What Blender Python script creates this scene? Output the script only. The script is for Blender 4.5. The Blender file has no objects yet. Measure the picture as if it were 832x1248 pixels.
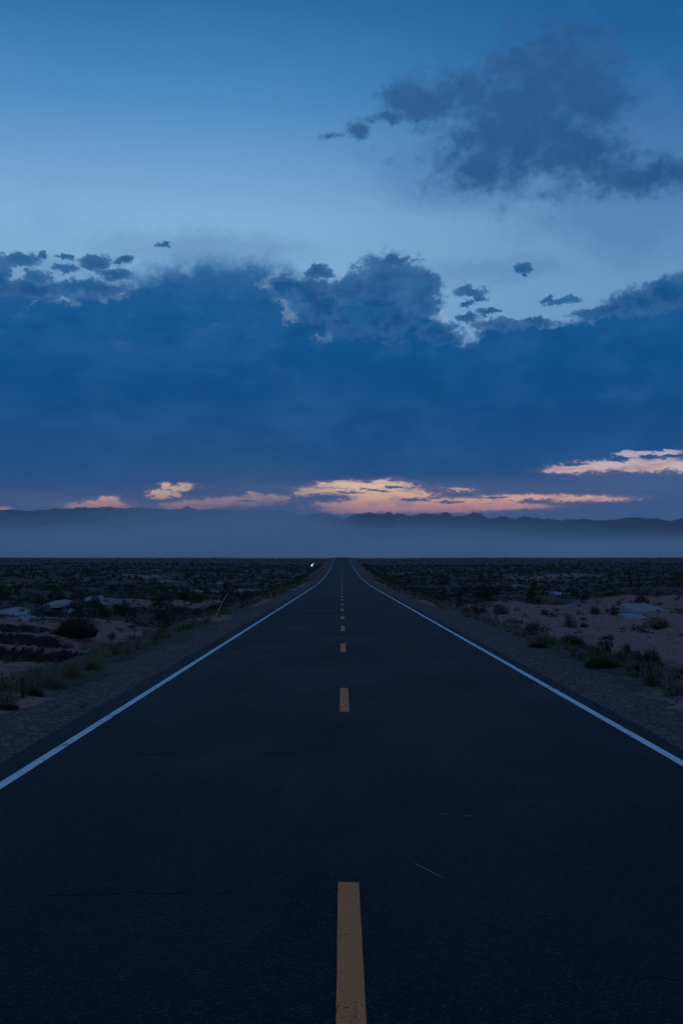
import bpy, math, random
import numpy as np

random.seed(7)
rng = np.random.default_rng(11)
scene = bpy.context.scene
col = scene.collection
R = math.radians
F = 1400.0            # focal length in photograph pixels (832 wide)
CAM_Z = 2.1
HOR = 677.0           # image row of eye level
PITCH = math.atan((HOR - 624.0) / F)

# ------------------------------------------------------------------ helpers
def s2l(r, g, b):
    f = lambda c: (c / 255 / 12.92) if c / 255 <= 0.04045 else ((c / 255 + 0.055) / 1.055) ** 2.4
    return (f(r), f(g), f(b))

def px_dir(px, py):
    """direction in the world for a place in the view (az, el in degrees)"""
    x = (px - 416) / F
    yu = (624 - py) / F
    c, s = math.cos(PITCH), math.sin(PITCH)
    d = (x, c - yu * s, s + yu * c)
    az = math.degrees(math.atan2(d[0], d[1]))
    el = math.degrees(math.atan2(d[2], math.hypot(d[0], d[1])))
    return az, el

def tag(o, label=None, cat=None, group=None, kind=None):
    if label: o['label'] = label
    if cat: o['category'] = cat
    if group: o['group'] = group
    if kind: o['kind'] = kind
    return o

def mesh_np(name, verts, faces, mats, smooth=False, matidx=None):
    """faces: (n,k) int array, k 3 or 4"""
    me = bpy.data.meshes.new(name)
    verts = np.asarray(verts, dtype=np.float32)
    faces = np.asarray(faces, dtype=np.int32)
    n, k = faces.shape
    me.vertices.add(len(verts)); me.vertices.foreach_set('co', verts.ravel())
    me.loops.add(n * k); me.loops.foreach_set('vertex_index', faces.ravel())
    me.polygons.add(n)
    me.polygons.foreach_set('loop_start', np.arange(0, n * k, k, dtype=np.int32))
    try:
        me.polygons.foreach_set('loop_total', np.full(n, k, dtype=np.int32))
    except Exception:
        pass
    for m in mats: me.materials.append(m)
    if matidx is not None:
        me.polygons.foreach_set('material_index', np.asarray(matidx, dtype=np.int32))
    if smooth:
        me.polygons.foreach_set('use_smooth', np.ones(n, dtype=bool))
    me.update(calc_edges=True)
    return me

def link(name, me, parent=None, loc=(0, 0, 0), rz=0.0):
    o = bpy.data.objects.new(name, me)
    col.objects.link(o)
    o.location = loc; o.rotation_euler = (0, 0, rz)
    if parent: o.parent = parent
    return o

def hash2(ix, iy, seed):
    h = (ix.astype(np.int64) * 374761393 + iy.astype(np.int64) * 668265263 + seed * 1442695041) & 0x7fffffff
    h = ((h ^ (h >> 13)) * 1274126177) & 0x7fffffff
    h = (h ^ (h >> 16)) & 0xffffff
    return h / float(0xffffff)

def vnoise(x, y, seed=0):
    x = np.asarray(x, dtype=float); y = np.asarray(y, dtype=float)
    ix, iy = np.floor(x), np.floor(y)
    fx, fy = x - ix, y - iy
    fx = fx * fx * fx * (fx * (fx * 6 - 15) + 10); fy = fy * fy * fy * (fy * (fy * 6 - 15) + 10)
    a = hash2(ix, iy, seed); b = hash2(ix + 1, iy, seed)
    c = hash2(ix, iy + 1, seed); d = hash2(ix + 1, iy + 1, seed)
    return (a * (1 - fx) + b * fx) * (1 - fy) + (c * (1 - fx) + d * fx) * fy - 0.5

def fbm(x, y, seed=0, oct=4):
    s = 0; a = 1.0; t = 0
    for i in range(oct):
        s = s + a * vnoise(x * 2 ** i + 17.3 * i, y * 2 ** i - 9.1 * i, seed + i)
        a *= 0.5
    return s

def sst(a, b, x):
    t = np.clip((np.asarray(x, dtype=float) - a) / (b - a), 0, 1)
    return t * t * (3 - 2 * t)

# ------------------------------------------------------------------ terrain function
PK = [(-3000, 8), (-300, 3.2), (-60, .72), (0, 0), (60, -.73), (114, -1.38), (150, -1.8), (200, -2.12), (250, -2.12), (300, -1.98),
      (350, -1.68), (400, -1.2), (460, -.5), (520, .2), (570, .72), (620, 1.0), (660, 1.0), (760, .45), (900, -.45), (1100, -1.1), (2500, -1.6), (60000, -2.5)]
_py = np.concatenate([np.arange(-3000, 1500, 4.0), np.arange(1500, 60000, 400.0)])
_pz = np.interp(_py, [p[0] for p in PK], [p[1] for p in PK])
_k = np.hanning(13); _k /= _k.sum()
_pzs = np.convolve(np.pad(_pz, 6, mode='edge'), _k, mode='valid')
_pzs[:6] = _pz[:6]; _pzs[-300:] = _pz[-300:]
def road_z(y):
    return np.interp(y, _py, _pzs)

LE, RE = -3.30, 3.68         # centres of the painted edge lines
def terrain(x, y, masks=False):
    x = np.asarray(x, dtype=float); y = np.asarray(y, dtype=float)
    u = np.where(x < 0, -x - 0.0, x - 0.32)                       # distance from the crown, same shoulder on both sides
    u = np.abs(u)
    base = road_z(y)
    zs = base - .02 - (u - 3.6) * .05                              # shoulder surface
    under = np.where(u < 3.55, base - .14, zs - .07)
    dist = np.hypot(x, y)
    fade = 1 - sst(500, 3000, dist)
    big = fbm(x / 45, y / 60, 3, 3) * 1.5
    mid = fbm(x / 9, y / 11, 7, 4) * .75
    rid = (np.abs(fbm(x / 5.5, y / 3.4, 15, 3)) - .25) * .55
    fine = fbm(x / 1.3, y / 1.3, 21, 3) * .16
    away = sst(6.2, 13, u)
    plain = base - .62 * sst(6, 10, u) * (1 - .6 * sst(14, 60, u)) - .17
    z = plain + (big * sst(10, 40, u) + (mid + rid) * away + fine * sst(5.0, 8.5, u)) * fade
    z = z + (fbm(x / 350, y / 350, 31, 2) * 1.4) * sst(150, 900, dist) * (u > 12) * sst(12, 200, u)
    verge = zs + .035 + fbm(x / .9, y / .9, 41, 3) * .10
    k = sst(5.9, 8.2, u)
    z = verge * (1 - k) + z * k
    rock = np.zeros_like(z)
    # ---- washed-out cut bank on the left, 35 to 45 m away
    ysc = 36.6 + (-7.6 - x) * 0.95 + fbm(x / 3.0, y * 0 + 3.3, 51, 3) * 1.3
    wx = sst(-6.9, -8.2, x) * (1 - sst(-25, -32, x))
    inreg = wx * (x < 0) * sst(24, 30, y) * (1 - sst(50, 62, y))
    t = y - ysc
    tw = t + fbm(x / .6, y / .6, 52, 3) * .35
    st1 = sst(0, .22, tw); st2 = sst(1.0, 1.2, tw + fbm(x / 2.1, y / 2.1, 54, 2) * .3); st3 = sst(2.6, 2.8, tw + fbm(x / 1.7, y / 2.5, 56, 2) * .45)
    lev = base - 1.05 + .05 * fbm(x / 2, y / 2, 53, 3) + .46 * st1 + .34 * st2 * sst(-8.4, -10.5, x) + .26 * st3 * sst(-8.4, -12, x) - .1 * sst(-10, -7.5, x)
    z = z * (1 - inreg) + lev * inreg
    d1 = lambda s: 4 * s * (1 - s)
    bd = lambda q, c, w_: np.exp(-((q - c) / w_) ** 2)
    rock = np.maximum(rock, inreg * np.clip(bd(tw, .02, .26) + bd(tw + fbm(x / 2.1, y / 2.1, 54, 2) * .3, 1.1, .26) * sst(-8.4, -10.5, x) + bd(tw + fbm(x / 1.7, y / 2.5, 56, 2) * .45, 2.7, .26) * sst(-8.4, -12, x), 0, 1))  # dark ground along the ledges, with the shade beneath them painted in
    strat = sst(.05, .25, fbm(x / 3.2, y / .9, 57, 3)) * inreg * (1 - sst(3, 8, np.abs(t)))
    # ---- sand flat on the right
    sf = np.exp(-(((x - 16) / 10) ** 2 + ((y - 52) / 22) ** 2) ** 2) * (x > 0)
    z = z * (1 - .75 * sf) + (base - .55 + .12 * fbm(x / 4, y / 6, 61, 3)) * .75 * sf
    # small rills with sharp lips
    far_flat = sst(250, 560, dist)
    z = z * (1 - far_flat) + (base - .35 + .25 * (z - base)) * far_flat
    rl = np.abs(fbm(x / 7, y / 5, 71, 3)); rill = (1 - sst(0, .045, rl)) * away * (1 - sst(120, 300, dist))
    z = z - rill * .22
    kk = sst(4.6, 5.6, u + fbm(x / 1.2, y / 1.6, 43, 3) * .9)
    z = np.where(u < 6.4, under * (1 - kk) + z * kk, z)
    if not masks:
        return z
    sl = np.exp(-(((x + 15) / 8.5) ** 2 + ((y - 44) / 20) ** 2) ** 2) * (x < 0)
    sand = sst(.02, .28, fbm(x / 14, y / 30, 81, 4)) * .75
    sand = np.maximum(sand, np.clip(sf * 1.1, 0, 1)); sand = np.maximum(sand, sl * .62)
    sand = sand * (1 - .9 * sst(160, 420, dist))
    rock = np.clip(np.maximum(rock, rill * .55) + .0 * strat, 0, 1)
    return z, sand, rock

def ground_at(px, py, iters=60):
    """where the sight line through a place of the photograph meets the ground"""
    az, el = px_dir(px, py)
    ta = math.tan(R(az)); te = math.tan(R(el)) / math.cos(R(az))
    ys = np.concatenate([np.arange(6, 200, .1), np.arange(200, 900, .5)])
    xs = ys * ta; zr = CAM_Z + ys * te
    zt = terrain(xs, ys)
    hit = np.nonzero(zr <= zt)[0]
    i = hit[0] if len(hit) else len(ys) - 1
    return float(xs[i]), float(ys[i]), float(zt[i])

# ------------------------------------------------------------------ materials
class Nt:
    """tiny node expression builder"""
    def __init__(s, tree): s.t = tree; s.n = tree.nodes; s.l = tree.links
    def new(s, kind, **kw):
        n = s.n.new(kind)
        for k, v in kw.items(): setattr(n, k, v)
        return n
    def put(s, sock, v):
        if v is None: return
        if hasattr(v, 'is_linked') or hasattr(v, 'links'): s.l.new(v, sock)
        else:
            try: sock.default_value = v
            except Exception:
                sock.default_value = tuple(v) + (1.0,)
    def m(s, op, a, b=None, c=None, clamp=False):
        n = s.new('ShaderNodeMath', operation=op); n.use_clamp = clamp
        s.put(n.inputs[0], a)
        if b is not None: s.put(n.inputs[1], b)
        if c is not None: s.put(n.inputs[2], c)
        return n.outputs[0]
    def add(s, a, b): return s.m('ADD', a, b)
    def sub(s, a, b): return s.m('SUBTRACT', a, b)
    def mul(s, a, b): return s.m('MULTIPLY', a, b)
    def mx(s, a, b): return s.m('MAXIMUM', a, b)
    def mn(s, a, b): return s.m('MINIMUM', a, b)
    def v(s, op, a, b=None, out=0):
        n = s.new('ShaderNodeVectorMath', operation=op)
        s.put(n.inputs[0], a)
        if b is not None: s.put(n.inputs[1], b)
        return n.outputs[out]
    def comb(s, x, y, z=0.0):
        n = s.new('ShaderNodeCombineXYZ'); s.put(n.inputs[0], x); s.put(n.inputs[1], y); s.put(n.inputs[2], z); return n.outputs[0]
    def sep(s, a):
        n = s.new('ShaderNodeSeparateXYZ'); s.put(n.inputs[0], a); return n.outputs
    def noise(s, vec, scale, detail=4, rough=.5, dist=0.0, out=0):
        n = s.new('ShaderNodeTexNoise'); s.put(n.inputs['Vector'], vec)
        n.inputs['Scale'].default_value = scale; n.inputs['Detail'].default_value = detail
        n.inputs['Roughness'].default_value = rough; n.inputs['Distortion'].default_value = dist
        return n.outputs[out]
    def step(s, x, a, b, lo=0.0, hi=1.0):
        n = s.new('ShaderNodeMapRange', interpolation_type='SMOOTHSTEP')
        s.put(n.inputs['Value'], x); s.put(n.inputs['From Min'], a); s.put(n.inputs['From Max'], b)
        s.put(n.inputs['To Min'], lo); s.put(n.inputs['To Max'], hi)
        return n.outputs[0]
    def lin(s, x, a, b, lo=0.0, hi=1.0):
        n = s.new('ShaderNodeMapRange'); n.clamp = True
        s.put(n.inputs['Value'], x); s.put(n.inputs['From Min'], a); s.put(n.inputs['From Max'], b)
        s.put(n.inputs['To Min'], lo); s.put(n.inputs['To Max'], hi)
        return n.outputs[0]
    def mix(s, f, a, b, blend='MIX'):
        n = s.new('ShaderNodeMix', data_type='RGBA', blend_type=blend)
        s.put(n.inputs[0], f)
        for sock, val in ((n.inputs[6], a), (n.inputs[7], b)):
            if isinstance(val, (tuple, list)): sock.default_value = (val[0], val[1], val[2], 1)
            else: s.l.new(val, sock)
        return n.outputs[2]
    def ramp(s, x, stops, interp='LINEAR'):
        n = s.new('ShaderNodeValToRGB'); r = n.color_ramp; r.interpolation = interp
        while len(r.elements) < len(stops): r.elements.new(.5)
        for e, (p, c) in zip(r.elements, stops):
            e.position = p; e.color = (c[0], c[1], c[2], 1)
        s.put(n.inputs[0], x); return n.outputs[0]
    def curve(s, x, pts):
        n = s.new('ShaderNodeFloatCurve'); c = n.mapping.curves[0]
        n.mapping.use_clip = False
        while len(c.points) < len(pts): c.points.new(.5, .5)
        for p, (a, b) in zip(c.points, pts):
            p.location = (a, b); p.handle_type = 'AUTO'
        n.mapping.update(); s.put(n.inputs['Value'], x); return n.outputs[0]

def new_mat(name):
    m = bpy.data.materials.new(name); m.use_nodes = True
    m.node_tree.nodes.clear()
    t = Nt(m.node_tree)
    b = t.new('ShaderNodeBsdfPrincipled'); o = t.new('ShaderNodeOutputMaterial')
    t.l.new(b.outputs[0], o.inputs[0])
    return m, t, b
def bump(t, b, h, strength=.5, dist=.02):
    n = t.new('ShaderNodeBump'); n.inputs['Strength'].default_value = strength
    n.inputs['Distance'].default_value = dist
    t.put(n.inputs['Height'], h); t.l.new(n.outputs[0], b.inputs['Normal'])

def mat_ground():
    m, t, b = new_mat('desert_ground')
    g = t.new('ShaderNodeNewGeometry').outputs['Position']
    sand = t.new('ShaderNodeAttribute', attribute_name='sand').outputs['Fac']
    rock = t.new('ShaderNodeAttribute', attribute_name='rock').outputs['Fac']
    n1 = t.noise(g, .35, 6, .6); n2 = t.noise(g, 2.2, 6, .62); n3 = t.noise(g, 14, 5, .65); n4 = t.noise(g, .06, 3, .5)
    sm = t.step(t.add(sand, t.mul(t.sub(n2, .5), .9)), .30, .52)
    soil = t.mix(n2, (.058, .032, .027), (.15, .076, .060))
    soil = t.mix(t.step(n1, .45, .62), soil, (.045, .042, .030))
    sandc = t.mix(n1, (.24, .10, .082), (.38, .17, .135))
    sandc = t.mix(t.mul(t.step(n4, .45, .6), .5), sandc, (.24, .135, .12))
    c = t.mix(sm, soil, sandc)
    c = t.mix(t.mul(t.step(n3, .53, .66), .55), c, (.035, .026, .022))
    c = t.mix(t.mul(t.step(n3, .36, .27), .45), c, (.30, .21, .18))
    c = t.mix(t.step(t.add(rock, t.mul(t.sub(n2, .5), .5)), .2, .5), c, (.030, .014, .012))  # dark ground and painted ledge shade on the bank; also tints the rills
    t.l.new(c, b.inputs['Base Color']); b.inputs['Roughness'].default_value = .95
    b.inputs['Specular IOR Level'].default_value = .15
    h = t.add(t.mul(n2, .5), t.mul(n3, .25)); bump(t, b, h, .9, .16)
    return m

def mat_asphalt():
    m, t, b = new_mat('asphalt')
    g = t.new('ShaderNodeNewGeometry').outputs['Position']
    X, Y, Z = t.sep(g)
    grit = t.noise(g, 95, 3, .7); vor = t.new('ShaderNodeTexVoronoi'); vor.inputs['Scale'].default_value = 70
    t.l.new(g, vor.inputs['Vector'])
    agg = vor.outputs['Color']; aggv = t.sep(agg)[0]; dist = vor.outputs['Distance']
    st = t.noise(t.v('MULTIPLY', g, (1.6, .12, 1)), 1.0, 5, .6)
    patch = t.noise(t.v('MULTIPLY', g, (.5, .25, 1)), 1.0, 5, .65)
    fine = t.noise(g, 6, 6, .7)
    c = t.mix(st, (.0024, .0033, .005), (.0078, .0100, .0138))
    c = t.mix(t.mul(t.step(patch, .4, .65), .45), c, (.014, .0165, .021))
    # oil-dark strip in the middle of each lane, tyre-polished paths beside it
    warp = t.mul(t.sub(t.noise(t.v('MULTIPLY', g, (.2, .05, 1)), 1, 3, .5), .5), .35)
    XW = t.add(X, warp)
    for cx, w, k in ((-1.62, .42, .35), (1.86, .42, .35), (-.25, .45, .75)):
        d = t.m('ABSOLUTE', t.sub(XW, cx))
        c = t.mix(t.mul(t.step(d, w, 0.0), k), c, (.004, .005, .006))
    # single stones of the surface: pale and dark chips
    c = t.mix(t.mul(t.step(aggv, .80, .97), .6), c, (.060, .062, .066))
    c = t.mix(t.mul(t.step(aggv, .30, .05), .6), c, (.012, .012, .013))
    c = t.mix(t.mul(t.step(fine, .45, .7), .4), c, (.006, .007, .008))
    # transverse shrinkage cracks across part of the lane
    crack = None
    wob = t.mul(t.sub(t.noise(t.comb(t.mul(X, 1.5), 0.0, 0.0), 1.2, 5, .65), .5), .42)
    for y0, x0, x1, w in ((13.0, -2.75, -.30, .034), (7.42, -2.1, -.35, .013), (7.35, -3.3, -2.55, .010), (10.2, .9, 3.3, .008),
                          (19.6, -3.2, 1.2, .02), (27.5, -1.0, 3.5, .03), (39, -3.4, 3.3, .04), (14.1, -3.3, -1.9, .015), (5.9, 1.1, 2.9, .008)):
        d = t.m('ABSOLUTE', t.sub(t.sub(Y, y0), wob))
        k = t.mul(t.step(d, w * 1.6, w * .4), t.mul(t.step(X, x0, x0 + .5), t.step(X, x1, x1 - .5)))
        crack = k if crack is None else t.mx(crack, k)
    crack = t.mul(crack, t.step(fine, .36, .5))
    c = t.mix(t.mul(crack, .9), c, (.004, .004, .005))
    t.l.new(c, b.inputs['Base Color'])
    t.put(b.inputs['Roughness'], t.lin(patch, .3, .7, .60, .76))
    b.inputs['Specular Tint'].default_value = (.62, .82, 1, 1)
    b.inputs['Specular IOR Level'].default_value = .10
    h = t.add(t.mul(dist, -1.0), t.mul(grit, .5)); h = t.sub(h, t.mul(crack, 2.5)); h = t.add(h, t.mul(fine, .4))
    bump(t, b, h, .75, .010)
    return m

def mat_gravel():
    m, t, b = new_mat('gravel')
    g = t.new('ShaderNodeNewGeometry').outputs['Position']
    v = t.new('ShaderNodeTexVoronoi'); v.inputs['Scale'].default_value = 22; t.l.new(g, v.inputs['Vector'])
    cv = t.sep(v.outputs['Color'])[0]
    n = t.noise(g, .8, 6, .65); n2 = t.noise(t.v('MULTIPLY', g, (3.0, .18, 1)), 1.0, 5, .6)
    c = t.mix(n, (.058, .028, .025), (.145, .069, .058))
    c = t.mix(t.mul(t.step(n2, .42, .6), .6), c, (.045, .034, .034))
    c = t.mix(t.mul(t.step(cv, .62, .95), .7), c, (.25, .18, .16))
    c = t.mix(t.mul(t.step(cv, .35, .1), .7), c, (.030, .022, .022))
    t.l.new(c, b.inputs['Base Color']); b.inputs['Roughness'].default_value = .92
    b.inputs['Specular IOR Level'].default_value = .2
    bump(t, b, t.add(t.mul(v.outputs['Distance'], -1.0), t.mul(t.noise(g, 30, 4, .6), .6)), .9, .03)
    return m

def mat_paint(name, ca, cb, wear):
    m, t, b = new_mat(name)
    g = t.new('ShaderNodeNewGeometry').outputs['Position']
    n = t.noise(g, 3.0, 6, .65); n2 = t.noise(g, 38, 5, .7); n3 = t.noise(g, 110, 2, .6)
    c = t.mix(n, ca, cb)
    w = t.step(t.add(t.mul(n, .5), t.mul(n2, .6)), .66 - wear, .56 - wear)
    c = t.mix(w, c, (.04, .042, .045))
    c = t.mix(t.mul(t.step(n3, .56, .70), .65), c, (.09, .06, .045))
    t.l.new(c, b.inputs['Base Color']); b.inputs['Roughness'].default_value = .8; b.inputs['Specular IOR Level'].default_value = .15
    bump(t, b, t.add(n3, n2), .5, .004)
    return m

def mat_leaf(name, ca, cb):
    m, t, b = new_mat(name)
    g = t.new('ShaderNodeNewGeometry').outputs['Position']
    oi = t.new('ShaderNodeObjectInfo').outputs['Random']
    n = t.noise(g, 1.3, 3, .6); n2 = t.noise(g, 9, 3, .6)
    f = t.lin(t.add(t.mul(n, .6), t.mul(n2, .5)), .35, .75)
    c = t.mix(f, ca, cb)
    c = t.mix(t.mul(oi, .35), c, (ca[0] * 1.3, ca[1] * .9, ca[2] * .8))
    t.l.new(c, b.inputs['Base Color']); b.inputs['Roughness'].default_value = .85
    b.inputs['Specular IOR Level'].default_value = .2
    return m

def mat_noise(name, ca, cb, scale=3, rough=.9, bs=.6, bd=.03):
    m, t, b = new_mat(name)
    tc = t.new('ShaderNodeTexCoord').outputs['Object']
    n = t.noise(tc, scale, 6, .65); n2 = t.noise(tc, scale * 5, 4, .6)
    t.l.new(t.mix(t.lin(t.add(t.mul(n, .7), t.mul(n2, .3)), .35, .65), ca, cb), b.inputs['Base Color'])
    b.inputs['Roughness'].default_value = rough
    b.inputs['Specular IOR Level'].default_value = .25
    bump(t, b, t.add(n, t.mul(n2, .4)), bs, bd)
    return m

M = dict(ground=mat_ground(), asphalt=mat_asphalt(), gravel=mat_gravel(),
         white=mat_paint('white_line_paint', (.74, .74, .74), (.60, .61, .62), .135),
         yellow=mat_paint('yellow_line_paint', (.86, .245, .068), (.68, .19, .055), .15),
         sage=mat_leaf('grey_green_leaves', (.045, .046, .030), (.105, .105, .070)),
         dark=mat_leaf('dark_green_leaves', (.020, .024, .013), (.055, .060, .030)),
         brown=mat_leaf('red_brown_twigs', (.045, .022, .016), (.10, .052, .036)),
         straw=mat_leaf('dry_grass', (.10, .078, .045), (.26, .19, .115)),
         green=mat_leaf('green_grass', (.032, .036, .010), (.095, .090, .028)),
         pale=mat_leaf('silver_leaves', (.085, .100, .085), (.19, .21, .18)),
         scrub=mat_leaf('far_scrub_leaves', (.022, .025, .015), (.11, .092, .060)),
         stem=mat_noise('grey_twig_bark', (.035, .028, .022), (.085, .068, .055), 8),
         wood=mat_noise('weathered_wood', (.020, .016, .014), (.055, .044, .038), 14),
         palewood=mat_noise('bleached_wood', (.20, .18, .165), (.32, .29, .27), 6),
         stone=mat_noise('pale_stone', (.17, .14, .15), (.33, .28, .29), 2.2, .85, .8, .08),
         pebble=mat_noise('pebble_stone', (.05, .04, .037), (.24, .19, .17), .9, .85),
         rock=mat_noise('mountain_rock', (.010, .015, .022), (.024, .031, .040), .004, .95, .5, 20))

def mat_lamp():
    m, t, b = new_mat('lamp_glow')
    b.inputs['Base Color'].default_value = (.8, .8, .8, 1)
    b.inputs['Emission Color'].default_value = (1, .93, .88, 1)
    b.inputs['Emission Strength'].default_value = 2.2
    return m
M['lamp'] = mat_lamp()

# ------------------------------------------------------------------ ground sheet
def rows():
    y = [-3000., -1500, -700, -300, -120, -50, -20, -8, 0, 5, 9, 12, 14]
    v = 15.0
    while v < 130: y.append(v); v += max(.11, .0065 * v)
    while v < 900: y.append(v); v += .013 * v
    while v < 24000: y.append(v); v += .07 * v
    y.append(24000.)
    return np.array(y)
def cols():
    c = [0, 1.8, 3.3, 3.9]; v = 4.3
    while v < 9: c.append(v); v += .11
    while v < 34: c.append(v); v += .0105 * v
    while v < 200: c.append(v); v += .022 * v
    while v < 24000: c.append(v); v += .09 * v
    c.append(24000.); c = np.array(c)
    return np.concatenate([-c[:0:-1], c + 0])
def sheet(name, xs, ys, zf, mat, smooth=True, attrs=False):
    Xg, Yg = np.meshgrid(xs, ys)
    nx, ny = len(xs), len(ys)
    if attrs: Zg, sa, ro = zf(Xg, Yg, True)
    else: Zg = zf(Xg, Yg)
    V = np.stack([Xg.ravel(), Yg.ravel(), Zg.ravel()], 1)
    i = np.arange(ny - 1)[:, None] * nx + np.arange(nx - 1)[None, :]
    i = i.ravel()
    Fc = np.stack([i, i + 1, i + nx + 1, i + nx], 1)
    me = mesh_np(name, V, Fc, [mat], smooth)
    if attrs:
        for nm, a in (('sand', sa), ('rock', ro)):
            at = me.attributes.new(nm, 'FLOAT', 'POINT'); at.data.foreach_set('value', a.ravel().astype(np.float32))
    return me
YS = rows(); XS = cols()
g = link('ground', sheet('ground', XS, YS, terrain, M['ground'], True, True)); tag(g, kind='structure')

# ------------------------------------------------------------------ road, shoulders, markings
yr = YS[(YS > -700) & (YS < 1300)]
yr = np.unique(np.concatenate([yr, np.arange(-40, 15, .5), np.arange(15, 400, 2.0)]))
PL, PR = -3.74, 4.02
def slab_road():
    """pavement with a real, slightly crumbled edge"""
    prof = [(PL, -.12), (PL, -.012), (PL + .05, 0.), (-1.6, .02), (.04, .035), (1.9, .02), (PR - .05, 0.), (PR, -.012), (PR, -.12)]
    V = []; n = len(prof)
    for k, (px_, dz) in enumerate(prof):
        edge = k < 3 or k >= n - 3
        w = fbm(yr / .8, yr * 0 + k // 3, 91, 4) * .05 if edge else 0
        V.append(np.stack([px_ + w + 0 * yr, yr, road_z(yr) + dz], 1))
    V = np.stack(V, 1).reshape(-1, 3)
    i = (np.arange(len(yr) - 1)[:, None] * n + np.arange(n - 1)[None, :]).ravel()
    return mesh_np('road', V, np.stack([i, i + 1, i + n + 1, i + n], 1), [M['asphalt']], True)
road = link('road', slab_road()); tag(road, kind='structure')
def crown(x):
    return np.interp(x, [PL + .05, -1.6, .04, 1.9, PR - .05], [0, .02, .035, .02, 0])
def marking(name, x, w, y0, y1, mat, seed):
    ys = yr[(yr > y0) & (yr < y1)]; ys = np.concatenate([[y0], ys, [y1]])
    if y1 - y0 < 20:
        ys = np.unique(np.concatenate([ys, np.arange(y0, y1, .06)]))
    jl = fbm(ys / .12, ys * 0 + seed, 95, 3) * .003; jr = fbm(ys / .12, ys * 0 + seed, 97, 3) * .003
    z = np.interp(ys, yr, road_z(yr))
    a = np.stack([x - w / 2 + jl, ys, z + crown(x - w / 2) + .0055], 1)
    b = np.stack([x + w / 2 + jr, ys, z + crown(x + w / 2) + .0055], 1)
    V = np.stack([a, b], 1).reshape(-1, 3)
    i = np.arange(len(ys) - 1) * 2
    o = link(name, mesh_np(name, V, np.stack([i, i + 1, i + 3, i + 2], 1), [mat]), road)
    return o
tag(marking('edge_line', LE, .112, -300, 900, M['white'], 1), 'white edge line on the left of the road')
tag(marking('edge_line', RE, .112, -300, 900, M['white'], 2), 'white edge line on the right of the road')
dash = [(4.2, 7.66), (16.7, 20.1), (28.8, 32.1), (38.7, 41.9), (47.8, 50.6), (57.3, 60.3), (66.3, 69.3), (76.5, 79.5)]
v = 86.
while v < 640: dash.append((v, v + 3.0)); v += 11.0
v = -8.0
while v > -60: dash.append((v, v + 3.3)); v -= 12.0
for k, (a, b_) in enumerate(dash):
    marking('centre_dash', 0.045, .138, a, b_, M['yellow'], 3 + k)

def shoulder(side):
    us = np.array([3.60, 3.9, 4.3, 4.7, 5.1, 5.5, 5.9, 6.2])
    ys = YS[(YS > -700) & (YS < 1300)]
    V = []
    for u in us:
        x = (u + .32) if side > 0 else -u
        zz = road_z(ys) - .02 - (u - 3.6) * .05 + fbm(ys / .7, ys * 0 + u * 3, 33, 3) * .02 * (u > 3.7)
        V.append(np.stack([x + 0 * ys, ys, zz - .012], 1))
    V = np.stack(V, 1).reshape(-1, 3); n = len(us)
    i = (np.arange(len(ys) - 1)[:, None] * n + np.arange(n - 1)[None, :]).ravel()
    Fc = np.stack([i, i + 1, i + n + 1, i + n], 1)
    if side < 0: Fc = Fc[:, ::-1]
    return mesh_np('gravel_shoulder', V, Fc, [M['gravel']], True)
for s in (-1, 1): tag(link('gravel_shoulder', shoulder(s)), kind='structure')

# ------------------------------------------------------------------ plants
def leaf_cloud(r, n, w, h, size, clumps, flat=.9, up=.35):
    """n leaf faces gathered in clumps through a dome w wide and h tall"""
    cx = []
    while len(cx) < clumps:
        p = r.uniform(-1, 1, 3); p[2] = abs(p[2])
        if np.linalg.norm(p) <= 1: cx.append(p)
    cx = np.array(cx); cr = r.uniform(.16, .42, clumps)
    k = r.integers(0, clumps, n)
    d = r.normal(size=(n, 3)); d /= np.linalg.norm(d, axis=1)[:, None]
    p = cx[k] + d * (cr[k] * r.uniform(.3, 1.0, n) ** .6)[:, None]
    p[:, 2] = np.abs(p[:, 2])
    P = p * np.array([w / 2, w / 2, h]) * .8
    ax = d * .8 + r.normal(size=(n, 3)) * .5; ax[:, 2] += up; ax /= np.linalg.norm(ax, axis=1)[:, None]
    sd = np.cross(ax, r.normal(size=(n, 3))); sd /= np.linalg.norm(sd, axis=1)[:, None]
    L = size * r.uniform(.6, 1.5, n)[:, None]; W = L * .30
    a = P - sd * W * .3; b = P + sd * W; c = P + ax * L * 1.6; e = P - sd * W + ax * L * .5
    b = b + ax * L * .5
    V = np.stack([a, b, c, e], 1).reshape(-1, 3)
    Fc = np.arange(n * 4).reshape(n, 4)
    return V, Fc

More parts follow.
